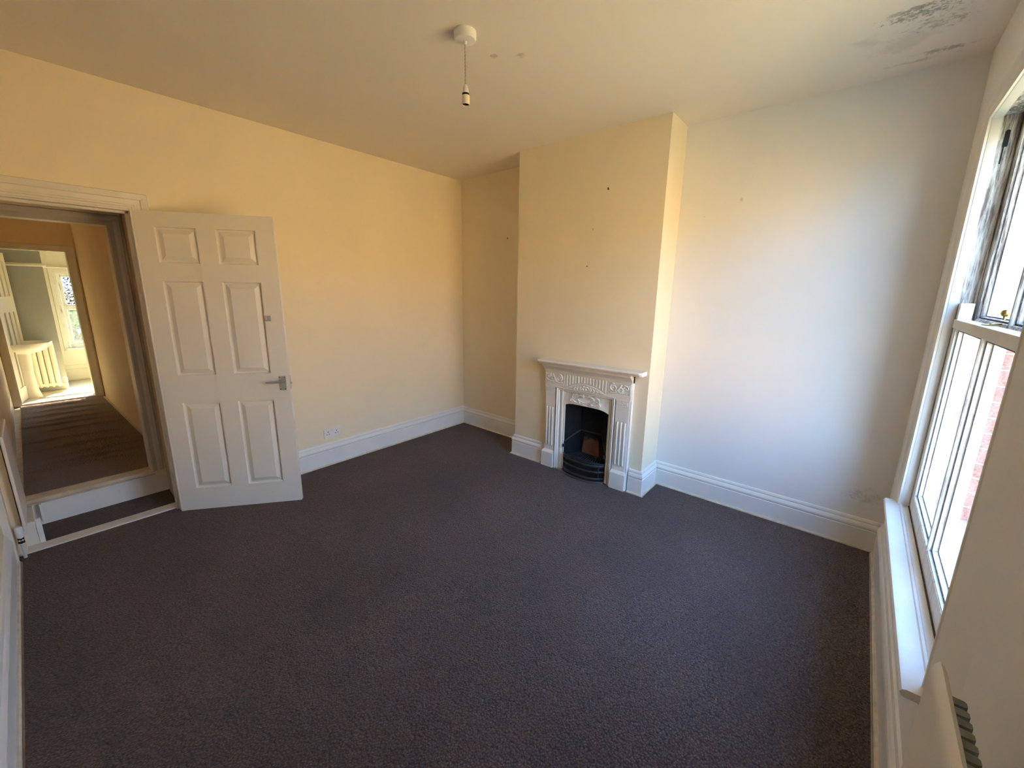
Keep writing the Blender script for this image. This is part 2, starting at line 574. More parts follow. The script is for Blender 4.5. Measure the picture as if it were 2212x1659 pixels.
# outer brick leaf : mortar core with single bricks set in the far reveal
mb = MB()
wslab(-0.3, WY0 - .045, -3, 3.4, .155, .376, mb)
wslab(WY1 + .075, 4.2, -3, 3.4, .155, .376, mb)
wslab(WY0 - .045, WY1 + .075, -3, WZ0 - .09, .155, .376, mb)
wslab(WY0 - .045, WY1 + .075, WZ1 + .06, 3.4, .155, .376, mb)
mb.build('outer_leaf', M_mortar, wall_right)
brick_meshes = {}
def brick(x0, x1, y0, y1, z0, z1):
    key = (round(x1 - x0, 3), round(y1 - y0, 3))
    if key not in brick_meshes:
        m = MB().box(0, x1 - x0, 0, y1 - y0, 0, z1 - z0)
        o = m.build('brick', M_brick, wall_right, bevel=0.004)
        brick_meshes[key] = o
    else:
        o = brick_meshes[key].copy()
        COL.objects.link(o)
    o.location = (x0 + random.uniform(-.001, .001), y0 + random.uniform(-.003, .001), z0)
    return o
z = WZ0 - 0.09
k = 0
while z < WZ1 + 0.05:
    xb = XW(WY1) + .220
    for (a, b_) in ((0, .1), (.11, .16)) if k % 2 else ((0, .05), (.06, .16)):
        brick(xb + a, xb + b_, WY1 + .068, WY1 + .14, z + .005, z + .07)
    z += .075
    k += 1

# ------------------------------------------------------------------ skirting boards
def skirt_prof(h=0.2, t=0.021):
    return [(0, 0), (t, 0), (t, h * .66), (t - .004, h * .68), (t - .003, h * .70), (t + .002, h * .73), (t + .002, h * .78),
            (t - .004, h * .84), (t - .010, h * .88), (t - .009, h * .93), (t - .013, h * .985), (0, h)]
def baseboard(name, path, h=0.2, t=0.021):
    o = MB().sweep(path, skirt_prof(h, t), ID).build(name, M_skirt, kind=S)
    MB().sweep(path, [(0, 0), (t + .012, 0), (t + .011, .012), (t + .006, .018), (0, .018)], ID).build('edge_strip', M_floor, o)
    return o
baseboard('baseboard_front', [(0.012, YN(0.012)), (3.765, YN(3.765))], .19)
baseboard('baseboard_right', [(XW(-.1), -.1), (XW(3.36), 3.36)], .21)
baseboard('baseboard_back', [(XR - .002, YR), (X1, YB(X1)), (X1, YC(X1)), (2.262, YC(2.262))], .2)
baseboard('baseboard_back_left', [(1.412, YC(1.412)), (X0, YC(X0)), (X0, YB(X0)), (0.0, YB(0))], .2)
baseboard('baseboard_left', [(0.0, YB(0)), (0.0, 0.862)], .21)

# ------------------------------------------------------------------ doorway of the room
def wallT(x):  # architraves on a wall facing +x : a = y, b = z, h = projection
    return lambda a, b, h: (x + h, a, b)
ARCH = [(0, 0), (0, .011), (.010, .013), (.014, .018), (.022, .019), (.026, .014), (.052, .016), (.056, .022), (.068, .025), (.086, .026), (.090, .020), (.090, 0)]
# outer edge path runs up then along; profile is built outwards from the opening edge
mb = MB()
mb.sweep([(0.768, 0.0), (0.768, 1.995), (-0.15, 1.995)], [(-o, h) for o, h in ARCH], wallT(0.0))
mb.build('trim_1', M_trim, kind=S)
mb = MB()   # door lining
mb.box(-0.125, 0.0, 0.768, 0.785, 0.0, 2.0)
mb.box(-0.125, 0.0, -0.1, 0.785, 1.985, 2.002)
mb.box(-0.075, -0.045, 0.755, 0.770, 0.0, 1.99)
mb.box(-0.075, -0.045, 0.0, 0.770, 1.972, 1.986)
mb.build('trim_2', M_trim, kind=S, bevel=.002)
mb = MB()   # left jamb of the same frame
mb.box(-0.10, 0.012, YN(0) - .01, 0.024, 0.0, 2.0)
mb.build('trim_3', M_trim, kind=S, bevel=.003)
mb = MB()   # threshold board
mb.prism([(-0.070, 0.022), (-0.070, 0.79), (-0.165, 0.79), (-0.165, 0.02)], 0.0, 0.016)
mb.build('trim_4', M_trim, kind=S, bevel=.004)

# ------------------------------------------------------------------ lobby, step and landing beyond the doorway
mb = MB()
mb.prism([(-0.165, -.08), (-0.165, .80), (-.48, .81), (-.48, -.08)], -.2, 0.012)
lob = mb.build('lobby_carpet', M_carpet, )
tag(lob, 'narrow strip of dark carpet in the lobby below the step', 'carpet')
mb = MB()
mb.prism([(-0.12, .782), (-0.12, 1.0), (-.42, 1.0), (-.42, .795)], -.2, 2.4)
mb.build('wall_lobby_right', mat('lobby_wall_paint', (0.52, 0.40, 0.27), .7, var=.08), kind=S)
mb = MB()
mb.box(-.55, -.12, -.2, 1.0, 2.35, 2.5)
mb.build('ceiling_lobby', M_ceil, kind=S)
LZ = 0.195
mb = MB()   # riser, nosing
mb.box(-.475, -.455, -.05, .80, 0.0, LZ - .02)
mb.build('trim_5', M_skirt, kind=S)
mb = MB()
mb.sweep([(-.44, -.02), (-.44, .792)], [(0, -.014), (-.004, -.022), (-.012, -.024), (-.012, -.033), (.10, -.033), (.10, .0), (.01, .0), (.003, -.004)],
         lambda a, b, h: (a, b, LZ + .005 + h))
nos = mb.build('trim_6', mat('worn_varnished_nosing', (0.62, 0.53, 0.40), 0.18, spec=.6, var=.25, var_scale=14, bump=.15, bump_scale=30), kind=S, smooth=40)
# boxed pipes at the left of the lobby
mb = MB()
mb.box(-.455, -.165, -.03, .112, 0.012, .160)
bx = mb.build('pipe_boxing', M_trim, bevel=.003)
tag(bx, 'low white boxing panel at left end of the step', 'boxing')
MB().box(-.182, -.160, .112, .136, 0.012, .172).build('corner_batten', M_skirt, bx, bevel=.003)
MB().box(-.455, -.41, .14, .152, 0.05, .165).build('corner_batten', M_skirt, bx, bevel=.002)

# second frame, standing on the nosing
mb = MB()
ARCH2 = [(0, 0), (0, .012), (.006, .018), (.03, .014), (.045, .020), (.062, .022), (.066, .018), (.066, 0)]
mb.sweep([(0.714, LZ + .004), (0.714, 1.93), (-0.15, 1.93)], [(-o, h) for o, h in ARCH2], wallT(-0.425))
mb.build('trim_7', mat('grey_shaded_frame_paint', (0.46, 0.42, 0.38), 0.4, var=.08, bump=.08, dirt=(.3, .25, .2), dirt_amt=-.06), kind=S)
mb = MB()
mb.box(-.54, -.425, .714, .73, LZ, 1.93)
mb.box(-.54, -.425, .0, .73, 1.93, 1.945)
mb.build('trim_8', M_trim, kind=S)
mb = MB()
mb.box(-.54, -.427, .73, 1.0, .165, 2.5)
mb.box(-.54, -.427, -.2, .73, 1.945, 2.5)
mb.build('wall_lobby_back', M_wall, kind=S)

# landing floor and its rucked carpet
mb = MB()
mb.box(-3.8, -.475, -.1, 1.05, -.05, LZ - .012)
mb.build('floor_landing', M_floor, kind=S)
mb = MB()
nx, ny = 150, 14
xa, xb = -.485, -3.77
vs, fs = [], []
ridges = [(-1.02, .33, .12), (-1.16, .45, .06), (-1.35, .6, .1), (-1.62, .5, .05), (-1.9, .42, .09), (-2.25, .55, .04), (-2.5, .4, .08), (-2.7, .5, .03), (-2.95, .45, .06), (-3.2, .5, .05), (-3.45, .5, .04)]
for i in range(nx + 1):
    x = xa + (xb - xa) * i / nx
    for j in range(ny + 1):
        t = j / ny
        y = (.088 - .027 * (x + .5)) * (1 - t) + .842 * t
        z = LZ
        for rx, ry, sl in ridges:
            dx = (x - rx - (t - .5) * sl * .8) / .022
            z += .020 * math.exp(-dx * dx) * max(0, 1 - ((t - ry) / .48) ** 2)
        vs.append((x, y, z))
for i in range(nx):
    for j in range(ny):
        a = i * (ny + 1) + j
        fs.append((a, a + 1, a + ny + 2, a + ny + 1))
mb.add(vs, fs)
lc = mb.build('landing_carpet', M_carpet2, smooth=60)
tag(lc, 'worn brown carpet with cross ridges on the raised landing', 'carpet')

M_corr = mat('ochre_corridor_paint', (0.90, 0.72, 0.48), 0.7, spec=.3, var=.08, var_scale=2, bump=.2, bump_scale=9)
mb = MB()
mb.prism([(-.54, .862), (-3.75, .872), (-3.75, 1.0), (-.54, 1.0)], -.05, 2.5)
mb.build('wall_corridor_right', M_corr, kind=S)
mb = MB()
mb.prism([(-.085, .060), (-.50, .066), (-3.75, .122), (-3.75, -.1), (-.085, -.1)], -.05, 2.35)
mb.build('wall_corridor_left', M_corr, kind=S)
mb = MB()
mb.prism([(-.43, YN(-.43)), (-.43, -.15), (-.6, -.15), (-.6, YN(-.6))], -.1, 2.4)
mb.box(-3.85, -.5, -.15, 1.05, 2.42, 2.6)
mb.build('ceiling_corridor', M_ceil, kind=S)
o = MB().sweep([(-.545, .862), (-3.69, .872)], [(0, LZ), (-.022, LZ), (-.022, LZ + .13), (-.012, LZ + .16), (0, LZ + .165)], ID)
o.build('baseboard_corridor_right', M_trim, kind=S)
o = MB().sweep([(-3.69, .122), (-.51, .068)], [(0, LZ), (-.020, LZ), (-.020, LZ + .13), (-.012, LZ + .16), (0, LZ + .165)], ID)
o.build('baseboard_corridor_left', M_trim, kind=S)

# end wall of the corridor, bathroom door opening y .183.. .79, z .. 1.915
mb = MB()
mb.box(-3.82, -3.70, .80, 2.2, -.05, 2.6)
mb.box(-3.82, -3.70, -1.0, .172, -.05, 2.6)
mb.box(-3.82, -3.70, .172, .80, 1.925, 2.6)
mb.build('wall_corridor_end', M_corr, kind=S)
mb = MB()
mb.sweep([(0.793, LZ), (0.793, 1.915), (0.182, 1.915), (.182, LZ)], [(0, 0), (0, .012), (-.02, .014), (-.055, .022), (-.065, .018), (-.065, 0)], wallT(-3.70))
mb.build('trim_9', M_trim, kind=S)
mb = MB()
mb.box(-3.83, -3.70, .786, .80, LZ, 1.92)
mb.box(-3.83, -3.70, .172, .186, LZ, 1.92)
mb.box(-3.83, -3.70, .172, .80, 1.91, 1.925)
mb.box(-3.83, -3.70, .18, .79, LZ - .02, LZ + .012)
mb.build('trim_10', M_trim, kind=S)

# ------------------------------------------------------------------ bathroom
mb = MB()
mb.box(-5.3, -3.82, -1.0, 2.2, -.05, LZ)
mb.build('floor_bathroom', M_boards, kind=S)
mb = MB()
mb.box(-5.3, -3.80, -1.0, 2.2, 2.3, 2.45)
mb.build('ceiling_bathroom', M_bath_cream, kind=S)
mb = MB()
mb.box(-5.10, -4.47, -1.0, .626, LZ, 2.35)
mb.build('wall_bathroom_chimney', M_grey_wall, kind=S)
BW = (.735, 1.90, .665, 1.72)
mb = MB()
mb.box(-5.25, -5.10, .55, BW[0], LZ, 2.35)
mb.box(-5.25, -5.10, BW[1], 2.3, LZ, 2.35)
mb.box(-5.25, -5.10, BW[0], BW[1], LZ, BW[2])
mb.box(-5.25, -5.10, BW[0], BW[1], BW[3], 2.35)
mb.build('wall_bathroom_back', M_bath_cream, kind=S)
mb = MB()
mb.box(-5.25, -3.8, 2.0, 2.15, -.05, 2.35)
mb.box(-5.25, -3.8, -1.1, -.9, -.05, 2.35)
mb.build('wall_bathroom_side', M_bath_cream, kind=S)
# picture rail
rail = [(0, 0), (.03, .004), (.036, .016), (.02, .028), (.02, .036), (0, .04)]
mb = MB()
mb.sweep([(-4.47, -.9), (-4.47, .626), (-5.10, .626), (-5.10, 2.0)], [(-a, b) for a, b in rail], lambda a, b, h: (a, b, 1.755 + h))
mb.build('trim_11', M_trim, kind=S)
mb = MB()
mb.sweep([(-4.47, -.9), (-4.47, .05)], [(-a * .6, b * .8) for a, b in rail], lambda a, b, h: (a, b, 1.2 + h))
mb.build('trim_12', M_grey_wall, kind=S)
mb = MB()
mb.sweep([(-5.10, .626), (-5.10, 2.0)], [(0, 0), (-.022, 0), (-.022, .12), (-.01, .15), (0, .155)], lambda a, b, h: (a, b, LZ + .02 + h))
mb.sweep([(-5.10, .626), (-5.10, 2.0)], [(0, 0), (-.012, 0), (-.012, .012), (0, .014)], lambda a, b, h: (a, b, LZ + .215 + h))
mb.build('baseboard_bathroom', M_bath_cream, kind=S)

def flat_window(name, x, y0, y1, z0, z1, zm, facing=1):
    root = empty(name, (x, (y0 + y1) / 2, z0), S)
    f = MB()
    f.sweep([(y0, z0), (y1, z0), (y1, z1), (y0, z1)], [(0, -.02), (0, .06), (.035, .06), (.04, .045), (.04, -.02)], lambda a, b, h: (x - .05 + h, a, b), closed=True)
    f.build('frame', M_sash_low, root)
    for (a, b, off, gm) in ((zm, z1 - .03, -.03, M_glass_obscure), (z0 + .03, zm + .03, 0.0, M_glass_green)):
        s = MB()
        s.sweep([(y0 + .03, a), (y1 - .03, a), (y1 - .03, b), (y0 + .03, b)], [(0, -.015), (0, .015), (.042, .015), (.052, .005), (.052, -.015)], lambda p, q, h: (x - .03 + off + h, p, q), closed=True)
        so = s.build('sash', M_sash_low, root)
        MB().box(x - .033 + off, x - .030 + off, y0 + .078, y1 - .078, a + .048, b - .048).build('pane', gm, so)
    MB().box(x - .02, x + .05, y0 - .02, y1 + .02, z0 - .03, z0 - .002).build('sill', M_sash_low, root, bevel=.004)
    # casing on the wall face
    c = MB()
    c.sweep([(y0, z0), (y1, z0), (y1, z1), (y0, z1)], [(.002, 0), (.002, .012), (-.035, .018), (-.04, 0)], lambda a, b, h: (x + h, a, b), closed=True)
    c.build('casing', M_trim, root)
    return root
flat_window('window_2', -5.10, BW[0], BW[1], BW[2], BW[3], 1.215)

# bathroom door, open into the bathroom
hx, hy = -3.81, .190
d2 = Vector((-4.40 - hx, .325 - hy, 0))
L2 = .62
d2.normalize()
n2 = Vector((d2.y, -d2.x, 0))       # faces +y side? choose side facing the opening
if n2.y < 0:
    n2 = -n2
def T2(a, b, h):     # a along leaf, b = height, h = out of visible face
    p = Vector((hx, hy, 0)) + d2 * a + n2 * h
    return (p.x, p.y, b)
def panel_leaf(T, W, z0, z1, panels, th, m, bev=.035, rec=.009, field=.002, outer=.006):
    """door leaf with holes for its panels, and the panel fillings"""
    xs = sorted({0.0, W} | {p[0] for p in panels} | {p[1] for p in panels})
    zs = sorted({z0, z1} | {p[2] for p in panels} | {p[3] for p in panels})
    leaf = MB()
    for i in range(len(xs) - 1):
        for j in range(len(zs) - 1):
            cx, cz = (xs[i] + xs[i + 1]) / 2, (zs[j] + zs[j + 1]) / 2
            if any(p[0] < cx < p[1] and p[2] < cz < p[3] for p in panels):
                continue
            leaf.add([T(xs[i], zs[j], 0), T(xs[i + 1], zs[j], 0), T(xs[i + 1], zs[j + 1], 0), T(xs[i], zs[j + 1], 0)], [(0, 1, 2, 3)])
    c = [T(a, b, h) for a in (0, W) for b in (z0, z1) for h in (0, -th)]
    leaf.add(c, [(0, 1, 3, 2), (4, 6, 7, 5), (0, 4, 5, 1), (2, 3, 7, 6), (1, 5, 7, 3)])
    fills = []
    for (a, b, c0, c1) in panels:
        f = MB()
        rings = []
        for ins, h in ((0, 0), (outer * .4, -rec), (outer + .004, -rec), (bev, -field), (bev + .003, -field)):
            rings.append([T(a + ins, c0 + ins, h), T(b - ins, c0 + ins, h), T(b - ins, c1 - ins, h), T(a + ins, c1 - ins, h)])
        n = 4
        vs = [p for r in rings for p in r]
        fs = [(k * n + i, k * n + (i + 1) % n, (k + 1) * n + (i + 1) % n, (k + 1) * n + i) for k in range(4) for i in range(n)]
        fs.append(tuple(range(16, 20)))
        f.add(vs, fs)
        fills.append(f)
    return leaf, fills
root = empty('door_2', (hx, hy, LZ), S)
pw = [(.075, .185), (.235, .345), (.395, .505)]
leaf, fills = panel_leaf(T2, L2, LZ + .012, 1.895, [(a, b + .02, .36, 1.22) for a, b in pw] + [(a, b + .02, 1.40, 1.80) for a, b in pw], .035, M_trim, bev=.012, rec=.012, field=.012)
lo = leaf.build('leaf', M_trim, root)
for f in fills:
    f.build('panel', M_trim, root)

# wash basin on its pedestal
root = empty('pedestal_basin', (-4.14, .26, LZ), label='white pedestal basin half hidden by the bathroom door', cat='basin')
mb = MB()
rings = []
def oval(cx, cy, rx, ry, z, n=28):
    return [(cx + rx * math.cos(2 * math.pi * i / n), cy + ry * math.sin(2 * math.pi * i / n), z) for i in range(n)]
bz = .855
for r, z in ((.09, -.125), (.13, -.115), (.20, -.085), (.245, -.045), (.262, -.012), (.268, 0), (.262, .008), (.235, .004), (.21, -.03), (.15, -.07), (.02, -.085)):
    rings.append(oval(-4.17, .285, r * .85, r, bz + z))
mb.loft(rings).build('bowl', M_ceramic, root, smooth=50)
mb = MB()
rings = []
for rx, ry, z in ((.09, .105, 0), (.085, .10, .02), (.07, .082, .10), (.064, .075, .3), (.075, .085, .545)):
    rings.append(oval(-4.17, .270, rx, ry, LZ + z, 20))
mb.loft(rings).build('pedestal', M_ceramic, root, smooth=50)
# column radiator behind the basin
root = empty('column_radiator', (-4.44, .40, LZ), label='old cream ribbed radiator behind the bathroom basin', cat='radiator')
for k in range(7):
    y = .215 + k * .054
    mb = MB()
    rings = []
    for z, w in ((.0, .012), (.015, .024), (.05, .027), (.53, .027), (.565, .024), (.58, .012)):
        rings.append([(-4.40 + math.cos(t) * .035 * (w / .027), y + math.sin(t) * w * .95, LZ + .06 + z) for t in [2 * math.pi * q / 14 for q in range(14)]])
    mb.loft(rings).build('section', M_rad, root, smooth=50)
MB().box(-4.44, -4.37, .20, .56, LZ + .075, LZ + .115).build('header', M_rad, root, bevel=.008)
mb = MB()
mb.lathe((-4.40, .60, LZ + .06), [(.016, 0), (.02, .01), (.02, .04), (.012, .05), (.024, .055), (.024, .10), (.015, .11)], 14)
mb.tube([(-4.40, .55, LZ + .09), (-4.40, .60, LZ + .09)], .011)
mb.tube([(-4.40, .60, LZ), (-4.40, .60, LZ + .07)], .009)
mb.build('valve', M_copper, root, smooth=40)

# greenery outside the bathroom window
mb = MB()
for i in range(7000):
    c = Vector((-8.4 + random.uniform(-.8, .5), random.uniform(-1.5, 5.5), random.uniform(-3, 1.35)))
    a = Vector((random.uniform(-1, 1), random.uniform(-1, 1), random.uniform(-1, 1))).normalized() * .16
    b_ = a.cross(Vector((random.uniform(-1, 1), random.uniform(-1, 1), random.uniform(-1, 1)))).normalized() * .10
    mb.add([c - a, c + b_, c + a, c - b_], [(0, 1, 2, 3)])
hd = mb.build('hedge', M_leaf)
tag(hd, 'sunlit green garden hedge behind the obscure bathroom glass', 'hedge', kind='stuff')

# ------------------------------------------------------------------ landing radiator (edge on, by the doorway)
YP = lambda x: .078 - .035 * x
root = empty('landing_radiator', (-.25, .05, .17), label='small white panel radiator edge-on just beyond the doorway', cat='radiator')
mb = MB()
a0, a1, z0, z1 = .0 - .035, -.50, .165, .735
mb.prism([(a0, YP(a0)), (a1, YP(a1)), (a1, YP(a1) - .014), (a0, YP(a0) - .014)], z0, z1)
mb.build('panel', M_rad, root, bevel=.004)
mb = MB()
mb.lathe((-.03, .048, .108), [(.010, -.01), (.010, 0), (.013, .002), (.013, .02), (.009, .022), (.009, .03), (.016, .034), (.017, .09), (.012, .098)], 18)
mb.build('valve_cap', M_plastic, root, smooth=40)
mb = MB()
mb.lathe((-.03, .048, .105), [(.0145, .0), (.0155, .004), (.0155, .012), (.0145, .016)], 6)
mb.lathe((-.03, .048, .105), [(.0125, .018), (.0145, .02), (.0145, .028), (.012, .03)], 6)
mb.build('valve_nut', M_dark, root)
mb = MB()
mb.tube([(-.03, .048, .105), (-.03, .048, .01)], .0075)
mb.tube([(-.03, .05, .128), (-.06, YP(-.1) - .02, .19)], .008)
mb.build('pipe', M_copper, root, smooth=40)

# ------------------------------------------------------------------ room door : six moulded panels
da = 0.6502
hx1, hy1 = 0.015, 0.7782
DW, DH, DB = .762, 1.981, .010
dv = Vector((math.sin(da), math.cos(da), 0))
nv = Vector((math.cos(da), -math.sin(da), 0))
def T1(a, b, h):
    p = Vector((hx1, hy1, 0)) + dv * a + nv * h
    return (p.x, p.y, b)
panels = []
for (a, b_) in ((.098, .320), (.427, .651)):
    panels += [(a, b_, 1.690, 1.901), (a, b_, .974, 1.578), (a, b_, .171, .785)]
leaf, fills = panel_leaf(T1, DW, DB, DB + DH, panels, .036, M_door, bev=.041, rec=.015, field=.001, outer=.008)
root = empty('door_1', (hx1, hy1, 0), S)
leaf.build('leaf', M_door, root)
for f in fills:
    f.build('panel', M_door, root)
pl = MB()
pl.box(.696, .740, .852, .953, 0, .004, lambda a, b, h: T1(a, b, h)).build('handle_plate', M_chrome, root, bevel=.0015)
plate = [o for o in root.children if o.name.startswith('handle_plate')][0]
lv = MB()
lv.tube([T1(.722, .918, .003), T1(.722, .918, .030), T1(.722, .918, .040)], [.012, .009, .009], 12)
lv.tube([T1(.724, .918, .040), T1(.70, .917, .043), T1(.66, .915, .042), T1(.622, .916, .039)], [.010, .008, .0065, .006], 10)
lv.build('lever', M_chrome, plate, smooth=50)
sc_ = MB()
for a, b_ in ((.703, .945), (.733, .945), (.703, .860), (.733, .860)):
    sc_.lathe((0, 0, 0), [(.0032, .0), (.003, .0015)], 8, 'z', lambda x, y, z, a=a, b_=b_: T1(a + x, b_ + y, .004 + z))
sc_.build('screw', M_dark, plate)
hk = MB()
hk.box(.650, .690, 1.328, 1.366, 0, .003, lambda a, b, h: T1(a, b, h))
hk.box(.658, .664, 1.334, 1.360, .003, .016, lambda a, b, h: T1(a, b, h))
hk.box(.674, .688, 1.336, 1.358, .003, .007, lambda a, b, h: T1(a, b, h))
hk.build('rim_catch', M_chrome, root, bevel=.001)
lp = MB()
lp.box(DW, DW + .0015, .855, .948, -.030, -.006, lambda a, b, h: T1(a, b, h))
lp.build('latch_plate', M_chrome, root)
lt = MB()
lt.box(DW, DW + .011, .892, .906, -.024, -.012, lambda a, b, h: T1(a, b, h))
lt.build('latch_bolt', M_chrome, root, bevel=.002)

# ------------------------------------------------------------------ double wall socket
root = empty('double_wall_socket', (0, 1.892, .25), label='white double wall socket above the skirting near the open door', cat='socket')
MB().box(0.0, .010, 1.817, 1.968, .252, .340).build('face_plate', M_plastic, root, bevel=.003)
for yc in (1.853, 1.932):
    b_ = MB()
    for dy, dz, w, hgt in ((0, .018, .003, .005), (-.011, -.004, .0045, .0025), (.011, -.004, .0045, .0025)):
        b_.box(.0098, .0108, yc + dy - w, yc + dy + w, .290 + dz - hgt, .290 + dz + hgt)
    b_.build('socket_hole', M_dark, root)
for yc in (1.886, 1.9):
    s_ = MB()
    s_.box(.009, .014, yc - .0055, yc + .0055, .306, .326)
    s_.build('rocker_switch', M_plastic, root, bevel=.0015)

# ------------------------------------------------------------------ fireplace (local frame: s = x, o = out from the chimney face, z)
def TF(s, o, z):
    return (s, YC(s) - o, z)
def fbox(m, s0, s1, o0, o1, z0, z1):
    m.box(s0, s1, o0, o1, z0, z1, lambda a, b, c: TF(a, b, c))
    return m
fp = empty('fireplace', TF(1.84, 0, 0), label='white painted cast iron fireplace with black grate on the chimney breast', cat='fireplace')
SL, SR = 1.448, 2.238         # body
# mantel shelf
mb = MB()
prof = [(0, .950), (.098, .950), (.104, .955), (.104, .962), (.114, .966), (.118, .972), (.116, .980), (.108, .984), (0, .984)]
rings = []
for s, e in ((SL - .045, 0), (SL - .03, 1), (SR + .085, 1), (SR + .10, 0)):
    rings.append([TF(s, o if e else max(0, o - .012), z + .006 * (s - 1.84)) for o, z in prof])
mb.loft(rings).build('mantel_shelf', M_iron_white, fp, bevel=.002)
# cove under the shelf
mb = MB()
cv = [(0, .950), (.088, .950), (.086, .935), (.070, .922), (.052, .905), (.046, .895), (.046, .885), (0, .885)]
mb.loft([[TF(s, o, z) for o, z in cv] for s in (SL - .004, SR + .012)]).build('cornice_moulding', M_iron_white, fp, smooth=35)
# frieze
mb = fbox(MB(), SL, SR + .006, 0, .038, .745, .888)
mb.build('frieze', M_iron_white, fp, bevel=.002)
frz = [o for o in fp.children if o.name.startswith('frieze')][0]
def spiral(m, s, z, r, turns, start, sgn, rad, o, n=26):
    pts, rs = [], []
    for i in range(n):
        t = i / (n - 1)
        a = start + sgn * t * turns * 2 * math.pi
        rr = r * (1 - .86 * t)
        pts.append(TF(s + rr * math.cos(a), o, z + rr * math.sin(a)))
        rs.append(rad * 1.35 * (1 - .3 * t))
    m.tube(pts, rs, 6)
def stroke(m, pts2, rad, o):
    m.tube([TF(s, o, z) for s, z in pts2], [rad * 1.3 * (.5 + .5 * math.sin(math.pi * (i + .6) / (len(pts2) + .2))) for i in range(len(pts2))], 6)
for (a, b_, mir) in ((SL + .006, 1.645, 1), (2.052, SR - .002, -1)):
    # sunk square panel with a rim and scrolled leaf
    m = MB()
    w = b_ - a
    for r_ in ((a, b_, .868, .872), (a, b_, .778, .782), (a, a + .004, .778, .872), (b_ - .004, b_, .778, .872)):
        fbox(m, r_[0], r_[1], .038, .042, r_[2], r_[3])
    c = (a + b_) / 2
    X_ = lambda t: c + mir * t
    spiral(m, X_(.045), .832, .034, 1.4, math.pi * .5 if mir > 0 else math.pi * .5, -mir, .0055, .040)
    spiral(m, X_(-.018), .818, .026, 1.3, -math.pi * .5, mir, .005, .040)
    spiral(m, X_(-.06), .838, .022, 1.1, 0 if mir > 0 else math.pi, mir, .0045, .040)
    stroke(m, [(X_(.02), .792), (X_(.0), .80), (X_(-.03), .795), (X_(-.06), .80), (X_(-.085), .815)], .006, .040)
    stroke(m, [(X_(.08), .80), (X_(.05), .79), (X_(.02), .80), (X_(.0), .83), (X_(-.02), .862)], .006, .040)
    stroke(m, [(X_(-.085), .86), (X_(-.07), .85), (X_(-.04), .862)], .005, .040)
    m.build('scroll_relief', M_iron_white, frz, smooth=60)
# fluting above a low arch, with a leaf swag below it
m = MB()
n_fl = 14
for i in range(n_fl):
    s = 1.672 + i * (2.030 - 1.672) / (n_fl - 1)
    t = (s - 1.851) / .185
    zb = .775 + .052 * max(0, 1 - t * t)
    m.tube([TF(s, .036, zb), TF(s, .040, zb + .004), TF(s, .040, .868), TF(s, .036, .873)], .0042, 6)
m.build('fluting', M_iron_white, frz, smooth=60)
m = MB()
arc = [(1.851 + .175 * u, .758 + .052 * (1 - u * u)) for u in [x / 8 - 1 for x in range(17)]]
m.tube([TF(s, .038, z) for s, z in arc], .0035, 6)
for u in [-.8, -.6, -.42, -.25, -.1, .1, .25, .42, .6, .8]:
    h = .040 * (1 - abs(u))
    stroke(m, [(1.851 + .17 * u, .757 + h * .2), (1.851 + .17 * u + .01 * (1 if u > 0 else -1), .76 + h * .55), (1.851 + .16 * u, .764 + h)], .0045, .039)
stroke(m, [(1.80, .762), (1.825, .785), (1.851, .79), (1.877, .785), (1.90, .762)], .005, .039)
m.lathe((0, 0, 0), [(.012, 0), (.010, .004), (.004, .006)], 12, 'z', lambda x, y, z: TF(1.851 + x, .038 + z, .774 + y))
m.build('leaf_swag', M_iron_white, frz, smooth=60)
# pilasters
for (a, b_, side) in ((SL + .008, 1.556, 1), (2.124, SR - .002, -1)):
    m = MB()
    fbox(m, a, b_, 0, .034, .15, .745)
    fbox(m, a - .002, b_ + .002, 0, .037, .735, .745)
    fbox(m, a - .002, b_ + .002, 0, .037, .690, .697)
    pil = m.build('pilaster', M_iron_white, fp, bevel=.0015)
    m = MB()
    w = b_ - a
    for q in (.16, .27, .73, .84):
        fbox(m, a + w * q - .003, a + w * q + .003, .034, .038, .703, .730)
    m.lathe((0, 0, 0), [(.013, 0), (.013, .004), (.009, .004), (.009, .001)], 16, 'z', lambda x, y, z: TF((a + b_) / 2 + x, .034 + z, .7165 + y))
    m.build('cap_ornament', M_iron_white, pil)
    for q in (.22, .5, .78):
        m = MB()
        sx = a + w * q
        m.tube([TF(sx, .032, .215), TF(sx, .037, .222), TF(sx, .037, .555), TF(sx, .032, .565)], .0075, 8)
        m.build('reed', M_iron_white, pil, smooth=60)
    m = MB()
    pr = [(a - .020, 0), (b_ + .006, 0)] if side > 0 else [(a - .008, 0), (b_ + .010, 0)]
    fbox(m, pr[0][0], pr[1][0], 0, .052, .0095, .145)
    m.loft([[TF(pr[0][0], 0, .145), TF(pr[1][0], 0, .145), TF(pr[1][0], .052, .145), TF(pr[0][0], .052, .145)],
            [TF(a, 0, .168), TF(b_, 0, .168), TF(b_, .034, .168), TF(a, .034, .168)]])
    m.build('plinth_block', M_iron_white, fp, bevel=.002)
# side cheeks of the surround
mb = fbox(MB(), SR - .002, SR + .012, 0, .030, .0095, .95)
mb.build('side_cheek', M_iron_white, fp, bevel=.002)
